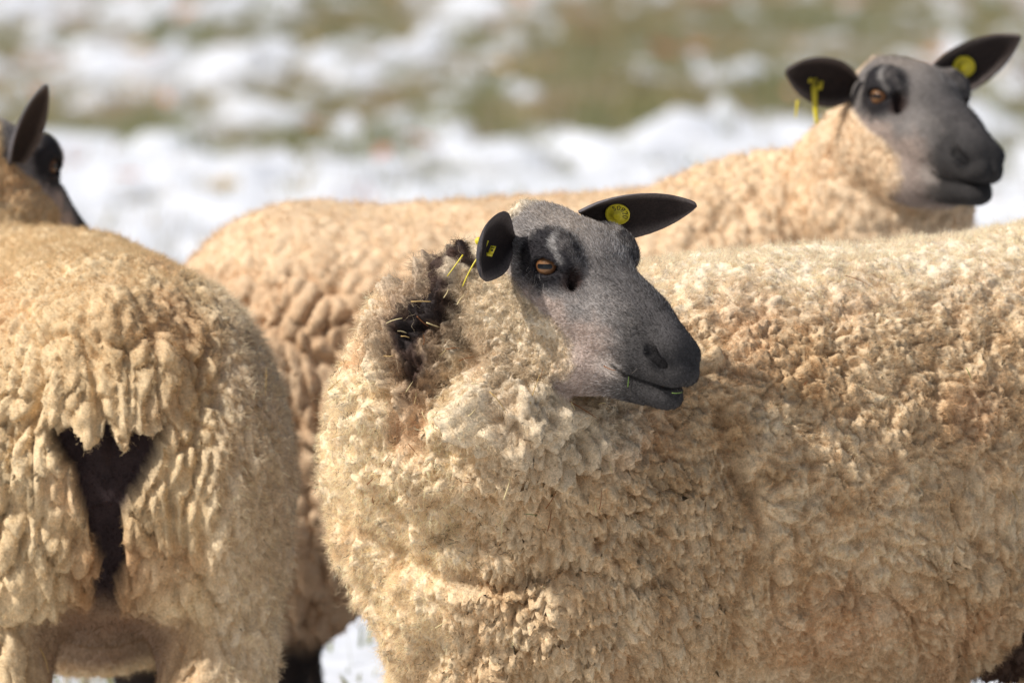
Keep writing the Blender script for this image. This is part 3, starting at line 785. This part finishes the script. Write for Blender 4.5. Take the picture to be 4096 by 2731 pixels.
    wl = .0078 + .0030 * chest + .003 * top - .0022 * low
    sgn = np.sign(vnoise(v * 20, 161))[:, None]
    wl = wl * (1 - .35 * sstep(.026, .012, dk))
    flow = V(0, 0, -.40) + dA * (.9 * wf[:, None] * sgn * (1 - .5 * top[:, None]))
    return D, tang, col, wl, flow

earsA = [
    dict(base=P_h(HEAD_A, HR_A, -.060, .056, .026), axis=V(.95, -.16, .10), face=V(.05, -.80, -.60), length=.142, width=.078, cup=.85, curl=-.03),
    dict(base=P_h(HEAD_A, HR_A, -.062, -.052, -.002), axis=V(-.40, -.88, .02), face=V(.52, -.84, .00), length=.126, width=.080, cup=.95, curl=.12, blunt=True, droop=.12, skew=.45),
]
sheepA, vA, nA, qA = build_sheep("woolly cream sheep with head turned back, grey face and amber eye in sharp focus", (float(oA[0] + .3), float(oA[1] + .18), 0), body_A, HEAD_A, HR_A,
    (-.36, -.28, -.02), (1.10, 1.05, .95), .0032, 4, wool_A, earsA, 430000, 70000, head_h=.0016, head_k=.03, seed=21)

# ------------------------------------------------------------------ sheep B: rump towards the viewer, walking away
cB = world_at(408, 1700, .66)
dB = nrm(V(-.10, .995, 0)); lB = V(-dB[1], dB[0], 0)           # its left points to picture left
oB = V(cB[0], .66, 0); RB = np.stack([dB, lB, V(0, 0, 1)])
def pB(s, lat, z): return oB + dB * s + lB * lat + V(0, 0, z)
HEAD_B = world_at(30, 655, 1.72)
HR_B = head_frame(V(.46, .84, -.40))
SLIT_T = world_at(432, 1815, .465); SLIT_B = world_at(425, 2190, .475)
def slit_B(p): return cone(p, SLIT_T, SLIT_B, .052, .005) + .010 * vnoise(p * V(45, 45, 30), 261) + .005 * vnoise(p * 110, 262)
def flap_B(p): return ell(p, pB(-.170, 0, .600), (.042, .078, .088), RB)
def body_B(p):
    d = cone(p, pB(.02, 0, .490), pB(.75, 0, .505), .215, .205)
    d = smin(d, ell(p, pB(0, 0, .485), (.19, .212, .235), RB), .06)
    d = smin(d, ell(p, pB(.38, 0, .43), (.38, .25, .265), RB), .06)
    d = smin(d, ell(p, pB(.78, 0, .47), (.20, .19, .22), RB), .06)
    for s in (1, -1):
        d = smin(d, ell(p, pB(-.03, s * .114, .425), (.165, .116, .175), RB), .04)
        d = smin(d, cone(p, pB(-.03, s * .135, .33), pB(-.07, s * .140, .16), .090, .066), .03)
        d = smin(d, cone(p, pB(-.07, s * .140, .18), pB(-.04, s * .140, .02), .040, .030), .03)
        d = smin(d, cone(p, pB(.80, s * .10, .30), pB(.80, s * .10, .12), .06, .034), .04)
        d = smin(d, cone(p, pB(.80, s * .10, .14), pB(.79, s * .10, .02), .030, .030), .02)
    d = smax(d, -cone(p, SLIT_B + V(0, -.01, .02), SLIT_B + V(0, .0, -.16), .014, .042), .02)
    d = smin(d, ell(p, pB(-.150, 0, .60), (.045, .07, .09), RB), .05)                                                     # docked tail, wool in two flaps
    d = smin(d, ell(p, pB(.05, .0, .31), (.10, .11, .085), RB), .02)               # udder
    occ = P_h(HEAD_B, HR_B, -.085, 0, -.045)
    d = smin(d, cone(p, pB(.80, .01, .52), occ + V(-.03, -.02, -.10), .150, .070), .06)
    d = smin(d, cone(p, occ + V(-.03, -.02, -.10), occ + V(0, 0, -.02), .070, .045), .04)
    return d
def wool_B(v, n, q):
    x, z = v[:, 0], v[:, 2]; s = (v - oB) @ dB
    wz = warp(v, .016, 20, 201)
    La, Ra = locks(wz, (44, 40, 11), 21, .22)
    Lb, Rb = locks(warp(v, .012, 30, 211), (52, 50, 30), 22, .30)
    Lc, Rc = locks(wz, (80, 80, 55), 23, .5)
    fl = fbm(v * 16, 221, 3)
    LV, RV = locks(warp(v, .022, 12, 241), (17, 15, 4.6), 24, .11)         # long vertical folds
    hang = sstep(.74, .58, z) * sstep(.35, .05, s)
    fuzz = sstep(.06, .0, (v - oB) @ lB + .165)          # its right flank is fuzzier
    D = hang * (1 - .7 * fuzz) * (La * .016 + Lb * .005 + Lc * .003 + (Ra - .5) * .008 + (LV - 1) * .028) + (1 - hang) * (Lb * .005 + Lc * .005) + fuzz * (Lb * .005 + Lc * .003) + fl * .006 + fbm(v * V(130, 130, 80), 251, 3) * .0048
    tang = down_tangent(n) * ((La * .014 + Lb * .004) * hang)[:, None]
    nz = fbm(v * 20, 231, 3)
    col = mix(np.tile(srgb(194, 165, 124), (len(v), 1)), srgb(220, 196, 157), np.clip(.5 + .6 * nz + .25 * (Ra - .5), 0, 1))
    col = mix(col, RUST, .30 * sstep(.1, .6, fbm(v * 9, 235, 2)))
    col = mix(col, srgb(222, 208, 184), fuzz * .6)
    # bare dark skin under the tail and down between the thighs
    zt, zb, zc_ = XZ(432, 1690, .46)[1], XZ(432, 2180, .47)[1], XZ(432, 2480, .5)[1]
    lt = (v - SLIT_T) @ lB + .007 * fbm(v * 60, 263, 2) + .012 * vnoise(v * 14, 264); lat = np.abs(lt)
    half = np.interp(z, [zc_, zb, zb + .03, zt - .02, zt], [.018, .014, .022, .066, .074])
    tongue = zt - .008 + .013 * np.cos((lt - .003) / .021 * math.pi) * sstep(.05, .03, lat) + .010 * vnoise(v * 70, 265) + .25 * np.maximum(0, lat - .03)
    rear = sstep(.10, .02, s)
    bare = rear * sstep(-.004, .005, half - lat) * sstep(-.004, .006, tongue - z) * sstep(zc_ - .02, zc_ + .02, z)
    stain = rear * sstep(half + .05, half, lat) * (1 - bare) * sstep(zt - .10, zt - .16, z) * sstep(zc_ - .06, zc_, z)
    D = D * (1 - bare) - (.026 + .006 * vnoise(v * V(60, 60, 16), 266)) * bare
    col = mix(col, srgb(52, 40, 40), bare)
    col = mix(col, srgb(150, 98, 52), stain * .6)
    ud = sstep(.16, .10, np.linalg.norm((v - pB(.06, .0, .27)) * V(.9, .5, .9), axis=1)) * sstep(.31, .27, z + .02 * nz)
    col = mix(col, srgb(112, 86, 70), ud * .75); D = D * (1 - ud)
    shank = sstep(.16, .11, z); col = mix(col, srgb(58, 50, 46), shank); D = D * (1 - .8 * shank)
    far = sstep(.7, 1.0, s); wl = .0055 + .005 * fuzz + .004 * sstep(.55, .68, z)
    return D, tang * np.clip(1 - bare - ud, 0, 1)[:, None], col, wl, np.tile(V(0, 0, -.45), (len(v), 1))
earsB = [
    dict(base=P_h(HEAD_B, HR_B, -.076, -.060, -.026), axis=V(.34, -.34, .88), face=V(.70, -.55, -.15), length=.128, width=.070, cup=.9, curl=.05),
    dict(base=P_h(HEAD_B, HR_B, -.066, .058, .020), axis=V(-.80, -.35, .50), face=V(.20, .85, .10), length=.140, width=.074, cup=.9, curl=.05),
]
sheepB, vB, nB, qB = build_sheep("cream sheep seen from behind, rump towards the viewer, dark bare skin under its tail", (float(oB[0] - .04), float(oB[1] + .38), 0), body_B, HEAD_B, HR_B,
    (-.95, .30, -.02), (-.14, 2.10, 1.10), .0042, 4, wool_B, earsB, 230000, 16000, head_h=.0028, head_k=.03, seed=31)

# ------------------------------------------------------------------ sheep C: standing behind, its back to the left and its face turned to the viewer
YC = 1.98
rumpC = world_at(640, 1200, YC); neckC = world_at(3120, 900, YC)
dC = nrm(V(.995, -.06, 0)); lC = V(-dC[1], dC[0], 0); RC = np.stack([dC, lC, V(0, 0, 1)])
oC = V(rumpC[0] + .22, YC, 0)
def pC(s, lat, z): return oC + dC * s + lC * lat + V(0, 0, z)
HEAD_C = world_at(3662, 392, YC - .22)
_y, _p = math.radians(-60), math.radians(12)
HR_C = head_frame(V(math.cos(_y) * math.cos(_p), math.sin(_y) * math.cos(_p), -math.sin(_p)), roll=math.radians(-4))
zC = world_at(1300, 812, YC)[2]
def body_C(p):
    zc = zC - .225
    d = cone(p, pC(.0, 0, zc), pC(.52, 0, zc + .042), .205, .205)
    d = smin(d, ell(p, pC(-.01, 0, zc), (.20, .20, .215), RC), .05)
    d = smin(d, ell(p, pC(.27, 0, zc - .04), (.34, .245, .235), RC), .06)
    d = smin(d, ell(p, pC(.56, 0, zc - .05), (.20, .19, .23), RC), .06)
    for s in (1, -1):
        d = smin(d, ell(p, pC(-.02, s * .10, zc - .12), (.155, .11, .20), RC), .04)
        d = smin(d, cone(p, pC(.0, s * .11, .24), pC(-.05, s * .11, .13), .085, .055), .05)
        d = smin(d, cone(p, pC(-.05, s * .11, .14), pC(-.03, s * .11, .02), .034, .030), .03)
        d = smin(d, cone(p, pC(.56, s * .10, .28), pC(.56, s * .10, .12), .06, .034), .04)
        d = smin(d, cone(p, pC(.56, s * .10, .14), pC(.57, s * .10, .02), .030, .030), .02)
    occ = P_h(HEAD_C, HR_C, -.085, 0, -.060)
    n1 = world_at(3000, 1030, YC - .02); n2 = world_at(3380, 790, YC - .06)
    d = smin(d, cone(p, pC(.50, 0, zc), n1, .190, .118), .06)
    d = smin(d, cone(p, n1, n2, .118, .072), .05)
    d = smin(d, ell(p, world_at(3560, 800, YC - .13), (.105, .10, .12)), .04)
    d = smin(d, cone(p, n2, occ, .075, .052), .04)
    return d
def wool_C(v, n, q):
    x, z = v[:, 0], v[:, 2]
    L1, R1 = locks(warp(v, .020, 18, 301), (28, 28, 11), 31, .30)
    L2, R2 = locks(warp(v, .01, 30, 311), (60, 60, 46), 32, .5)
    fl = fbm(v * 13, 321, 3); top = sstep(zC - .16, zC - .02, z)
    neck = sstep(.30, .20, np.linalg.norm(v - world_at(3350, 700, YC - .1), axis=1))
    D = L1 * .016 * (1 - .75 * top) + L2 * .003 * (1 - .6 * top) + fl * .009 + neck * (L2 * .008 + L1 * .006) - cracks(warp(v, .02, 18, 341), (22, 22, 12), 33, .12) * .012 * (1 - top)
    tang = down_tangent(n) * (L1 * .008 * (1 - top))[:, None]
    nz = fbm(v * 18, 331, 3)
    col = mix(np.tile(srgb(192, 158, 122), (len(v), 1)), srgb(222, 194, 160), np.clip(.5 + .6 * nz, 0, 1))
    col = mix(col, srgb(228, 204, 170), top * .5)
    onh = sstep(.20, .12, np.linalg.norm(q - V(.02, 0, -.06), axis=1))
    col = mix(col, srgb(206, 182, 152), onh * .6)
    shank = sstep(.15, .10, z); col = mix(col, srgb(58, 50, 46), shank); D = D * (1 - .8 * shank)
    return D, tang, col, .008 + .002 * top, np.tile(V(0, 0, -.35), (len(v), 1))
earsC = [
    dict(base=P_h(HEAD_C, HR_C, -.066, .060, .002), axis=V(.84, -.18, .46), face=V(.05, -.93, -.30), length=.150, width=.080, cup=.85, curl=.0),
    dict(base=P_h(HEAD_C, HR_C, -.066, -.060, -.006), axis=V(-.84, -.42, .24), face=V(.15, -.95, -.25), length=.112, width=.082, cup=.85, curl=.04),
]
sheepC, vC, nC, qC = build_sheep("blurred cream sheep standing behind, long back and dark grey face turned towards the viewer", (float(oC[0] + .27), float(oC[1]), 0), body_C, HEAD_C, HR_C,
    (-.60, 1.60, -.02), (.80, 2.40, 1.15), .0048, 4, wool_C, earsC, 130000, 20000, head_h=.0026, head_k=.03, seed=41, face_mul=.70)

# ------------------------------------------------------------------ ear tags
def flag_tag(root, ear, u, v, size, up, face, strip_pts):
    """yellow flag tag: plate with ink marks, a round stud and two hanging strips"""
    c, nn, ax = ear_geo(**ear, at=(u, v)); face = nrm(np.asarray(face, float)); up = nrm(np.asarray(up, float) - face * (np.asarray(up) @ face)); sx = np.cross(up, face)
    c = c + face * .006
    def quad(x0, y0, x1, y1, z0, z1, sk=0.):
        P = [c + sx * (x + sk * y) + up * y + face * z for z in (z0, z1) for x, y in ((x0, y0), (x1, y0), (x1, y1), (x0, y1))]
        return np.array(P), np.array([(3, 2, 1, 0), (4, 5, 6, 7), (0, 1, 5, 4), (1, 2, 6, 5), (2, 3, 7, 6), (3, 0, 4, 7)])
    S = size
    parts = [quad(*a) for a in ((-.9 * S, -.9 * S, -.25 * S, 1.1 * S, -.0008, .0008, .18), (-.25 * S, -1.0 * S, 1.0 * S, -.55 * S, -.0008, .0006, .18), (.25 * S, -.55 * S, 1.0 * S, .55 * S, -.0008, .0008, .18))]
    vv = np.concatenate([p[0] for p in parts]); ff = np.concatenate([p[1] + 8 * k for k, p in enumerate(parts)])
    tag = add("ear_tag", np_mesh("ear_tag", vv, ff, smooth=False), M_TAG, root)
    marks = [quad(*a) for a in ((-.78 * S, .35 * S, -.40 * S, .85 * S, .0009, .0011, .18), (-.75 * S, -.25 * S, -.38 * S, .15 * S, .0009, .0011, .18), (.55 * S, -.25 * S, .80 * S, .02 * S, .0009, .0011, .18), (.35 * S, .2 * S, .85 * S, .32 * S, .0009, .0011, .18))]
    add("tag_marks", np_mesh("tag_marks", np.concatenate([p[0] for p in marks]), np.concatenate([p[1] + 8 * k for k, p in enumerate(marks)]), smooth=False), M_INK, tag, loc=(0, 0, 0))
    a = np.arange(16) / 16 * 2 * math.pi; b0 = c - sx * 1.45 * S + up * .75 * S
    prof = [(0, -.002), (.55 * S, -.002), (.55 * S, .001), (.4 * S, .0028), (0, .0034)]
    bv = np.concatenate([np.outer(np.cos(a) * r_, sx) + np.outer(np.sin(a) * r_, up) + face * z_ for r_, z_ in prof]) + b0
    bq = np.array([(k * 16 + j_, k * 16 + (j_ + 1) % 16, (k + 1) * 16 + (j_ + 1) % 16, (k + 1) * 16 + j_) for k in range(4) for j_ in range(16)])
    add("tag_stud", np_mesh("tag_stud", bv, bq), M_TAG, tag, loc=(0, 0, 0))
    for pts, w0 in strip_pts:
        P = np.array([c + sx * x * S + up * y * S + face * z * S for x, y, z in pts])
        t = np.linspace(0, 1, 10); tt = np.linspace(0, 1, len(P)); P = np.stack([np.interp(t, tt, P[:, k]) for k in range(3)], 1)
        sv, sq = strip_mesh(P, w0, w0 * .55, sx)
        add("tag_strip", np_mesh("tag_strip", sv, sq), M_TAG, tag, loc=(0, 0, 0))
    return tag
toC = nrm(CAM - HEAD_A)
flag_tag(sheepA, earsA[1],   .50, .10, .0086, (.22, 0, 1), toC, [([(-.8, -.8, 0), (-1.5, -2.6, .3), (-2.0, -4.4, .5), (-2.3, -5.9, .6)], .0011), ([(-3.2, -1.6, -1.2), (-3.9, -3.2, -1.0), (-4.7, -5.0, -.8)], .0009)])
c_, n_, a_ = ear_geo(**earsA[0], at=(.28, .05))
disc_tag(sheepA, c_ + n_ * .004, nrm(n_ * .8 + V(-.05, -.2, .0)), (0, 0, 1), .0150, "50820")
flag_tag(sheepC, earsC[1], .42, -.15, .0075, (0, 0, 1), toC, [([(-.6, -.5, 0), (-.5, -3.0, .3), (-.3, -5.6, .6), (-.1, -7.4, .8)], .0044), ([(-3.6, -3.0, -1.2), (-3.8, -4.5, -1.0), (-4.0, -6.2, -.8)], .0020)])
c_, n_, a_ = ear_geo(**earsC[0], at=(.36, .0))
disc_tag(sheepC, c_ + n_ * .004, nrm(n_ * .8 + V(-.05, -.2, .0)), (0, 0, 1), .0155)

# ------------------------------------------------------------------ hay, straw and grass caught in the wool
def on_surface(v, n, px, py, rad=14):
    """nearest point of a fleece towards the viewer at a photo position"""
    X, Y = to_px(v); m = np.where(np.hypot(X - px, Y - py) < rad)[0]
    if len(m) == 0: return None
    i = m[np.argmin((v[m] - CAM) @ FWD)]; return v[i], n[i]
M_HAY = [plain("pale_hay", tuple(srgb(208, 190, 142)), .6, .3, .2, 200), plain("golden_straw", tuple(srgb(182, 152, 98)), .6, .3, .2, 200), plain("brown_stem", tuple(srgb(132, 84, 48)), .7, .2, .2, 200), plain("green_grass_blade", tuple(srgb(98, 120, 56)), .6, .3, .15, 200)]
HAY = [  # px, py, angle (degrees, counter-clockwise), length in photo px, kind, where
    (1690, 1214, -6, 92, 1, 'n'), (1580, 1294, 18, 95, 0, 'n'), (1622, 1350, -35, 36, 1, 'n'), (1640, 1545, 52, 62, 0, 'n'), (1660, 1600, 75, 50, 0, 'n'), (1560, 1410, 20, 45, 1, 'n'), (1690, 1290, -60, 60, 2, 'n'), (1735, 1300, -35, 60, 0, 'n'),
    (1780, 1180, 60, 40, 0, 'n'), (1840, 1200, 55, 50, 0, 'n'), (1700, 1360, 80, 40, 2, 'n'), (1770, 1420, 35, 48, 0, 'n'), (1820, 1390, 10, 60, 2, 'n'), (1870, 1430, 15, 70, 2, 'n'), (1600, 1330, 8, 40, 0, 'n'),
    (1702, 1660, -38, 48, 0, 'c'), (1760, 1672, 6, 60, 0, 'c'), (1365, 1740, 15, 62, 1, 'c'), (1350, 1530, 12, 88, 1, 'c'), (1230, 1870, 78, 60, 1, 'c'), (1630, 1795, -48, 48, 2, 'c'), (1540, 1850, 55, 60, 2, 'c'), (1700, 1970, 88, 44, 0, 'c'),
    (1885, 1650, 45, 40, 0, 'c'), (1900, 1540, -4, 34, 0, 'c'), (1990, 1590, -55, 110, 1, 't'), (2130, 1560, 78, 130, 1, 't'), (2170, 1500, 80, 70, 2, 't'), (2330, 1640, -24, 130, 2, 't'), (2290, 1625, -60, 36, 0, 't'), (2400, 1610, 8, 34, 0, 't'), (2440, 1870, 88, 50, 0, 't'),
    (2030, 1960, 68, 95, 0, 'c'), (2010, 2080, 80, 150, 0, 'c'), (2195, 2070, 68, 90, 2, 's'), (2210, 1985, 50, 90, 2, 's'), (2405, 1990, 86, 80, 2, 's'), (2395, 2030, 86, 34, 0, 's'), (1770, 2510, 32, 62, 0, 's'), (1940, 2340, -70, 90, 2, 's'),
    (3620, 2590, 42, 62, 0, 'f'), (4060, 1990, -58, 60, 1, 'f'), (3440, 1120, -30, 130, 2, 'f'), (3230, 1530, 60, 26, 2, 'f'), (2990, 2470, -20, 22, 0, 'f'), (3870, 1500, -75, 60, 3, 'f'), (2110, 2050, -10, 44, 3, 'c'), (1870, 1950, 0, 30, 2, 'c'), (1480, 1910, 60, 50, 2, 'c'), (1500, 1995, 70, 36, 2, 'c')]
WHERE = {'n': ("in the dark wool behind the near ear", "bits of hay in the neck wool"), 'c': ("on the chest wool of the turned sheep", "bits of hay on the chest wool"),
         't': ("hanging in the throat wool under the grey jaw", "bits of hay under the jaw"), 's': ("in the shoulder wool of the turned sheep", "bits of hay in the shoulder wool"), 'f': ("on the flank of the turned sheep", "bits of hay on the flank")}
KIND = ["pale hay stalk", "golden straw stalk", "thin brown stem", "green grass blade"]; KN = ["hay_stalk", "straw_stalk", "dry_stem", "grass_blade"]
hr = np.random.default_rng(99)
def stalk(v, n, px, py, ang, ln, kind, where, label=None):
    hit = on_surface(v, n, px, py)
    if hit is None: return
    P0, nn = hit; L_ = ln / 3300.
    look = ("short " if ln < 45 else "long " if ln > 85 else "") + ("level " if abs(ang) < 20 else "upright " if abs(ang) > 65 else "rising " if ang > 0 else "falling ")
    a = math.radians(ang); t = RIGHT * math.cos(a) + UPV * math.sin(a); t = nrm(t - nn * (t @ nn) * .7)
    side = nrm(np.cross(t, nn)); k = np.linspace(-.5, .5, 6)[:, None]; bend = hr.uniform(-.07, .07)
    pts = nn * hr.uniform(.003, .008) + t * k * L_ + side * (bend * L_ * (k * k * 4 - .5)) + nn * (np.abs(k) * -.002)
    r_ = (.0007 if kind < 2 else .0006) * hr.uniform(.8, 1.25)
    tv, tq = tube(pts, np.linspace(1, .5, 6) * r_, 5 if False else 4)
    o = add(KN[kind], np_mesh(KN[kind], tv, tq), M_HAY[kind], None, P0.tolist(), label=(label or look + KIND[kind] + " " + WHERE[where][0]), category=("grass" if kind == 3 else "straw"))
    if not label: o['group'] = WHERE[where][1]
for h_ in HAY: stalk(vA, nA, *h_)
stalk(vA, nA, 2507, 1530, 74, 44, 3, 's', "bright green grass blade hanging from the corner of the mouth")
stalk(vA, nA, 2440, 1475, -8, 56, 2, 's', "brown grass stem poking back from the corner of the mouth")
stalk(vA, nA, 2710, 1560, 2, 44, 3, 's', "yellow green grass blade lying between the lips")
stalk(vB, nB, 180, 2640, -62, 110, 1, 's', "bent straw hanging below the woolly hind leg of the sheep seen from behind")
stalk(vB, nB, 1062, 1530, 80, 130, 1, 's', "long straw standing in the fuzzy flank of the sheep seen from behind")
stalk(vB, nB, 190, 1360, -40, 70, 2, 's', "thin dark stem on the rump wool above the tail")

# ------------------------------------------------------------------ loose fibres: dark wavy tips on the chest, shaggy locks in front of the hind leg
def extra_fibres():
    r = np.random.default_rng(77); R_, D_, L_, W_, K_ = [], [], [], [], []
    px, py = to_px(vA); face = np.einsum('ij,ij->i', nrm(CAM - vA), nA) > .05
    # dark crimped tips
    m = np.where(face & (px > 1240) & (px < 2300) & (py > 1150) & (py < 2731) & (px < 1500 + (py - 1150) * .55))[0]
    cl = fbm(vA[m] * 26, 501, 2); m = m[cl > -.05]
    i = r.choice(m, 330)
    t = r.normal(size=(len(i), 3)) * .6 + nA[i] * .35 + V(.4, 0, -.2)
    a = dict(roots=vA[i] + nA[i] * .005, dirs=t, length=r.uniform(.006, .015, len(i)), radius=r.uniform(.0002, .0004, len(i)), col=srgb(84, 74, 62) * r.uniform(.5, 1.3, (len(i), 1)), pts=8, curl=.0010, waves=1.6, seed=5)
    hair_object("dark_wool_tips", sheepA, **a)
    # long flyaway wisps on outlines of the chest and back
    i = pick(vA, nA, 2600, np.where((np.abs(np.einsum('ij,ij->i', nrm(CAM - vA), nA)) < .45) & (qA[:, 0] < -.1), 1., 0), r)
    hair_object("loose_wisps", sheepA, vA[i], nA[i] + r.normal(size=(len(i), 3)) * .5, r.uniform(.012, .030, len(i)), np.full(len(i), .00011), np.tile(CREAM, (len(i), 1)), 9, .0022, 1.8, seed=6)
    # whiskers and chin hairs
    i = r.choice(np.where((qA[:, 0] > .12) & (qA[:, 2] < -.055) & face)[0], 90)
    hair_object("whiskers", sheepA, vA[i], nA[i] + r.normal(size=(len(i), 3)) * .35 + V(0, 0, -.3), r.uniform(.006, .017, len(i)), np.full(len(i), .00010), srgb(150, 140, 130) * r.uniform(.4, 1.3, (len(i), 1)), 6, .0005, .5, seed=11)
    # lashes below and above the eye
    ec = np.linalg.norm(qA - V(.006, -.070, -.014), axis=1)
    i = r.choice(np.where((ec < .022) & (qA[:, 2] < -.008) & face)[0], 26)
    hair_object("lashes", sheepA, vA[i], nA[i] * .8 + V(.2, 0, -.8) + r.normal(size=(len(i), 3)) * .25, r.uniform(.007, .014, len(i)), np.full(len(i), .00013), srgb(190, 182, 176) * r.uniform(.5, 1.2, (len(i), 1)), 6, .0006, .4, seed=12)
extra_fibres()
print("total", round(time.time() - T0, 1))
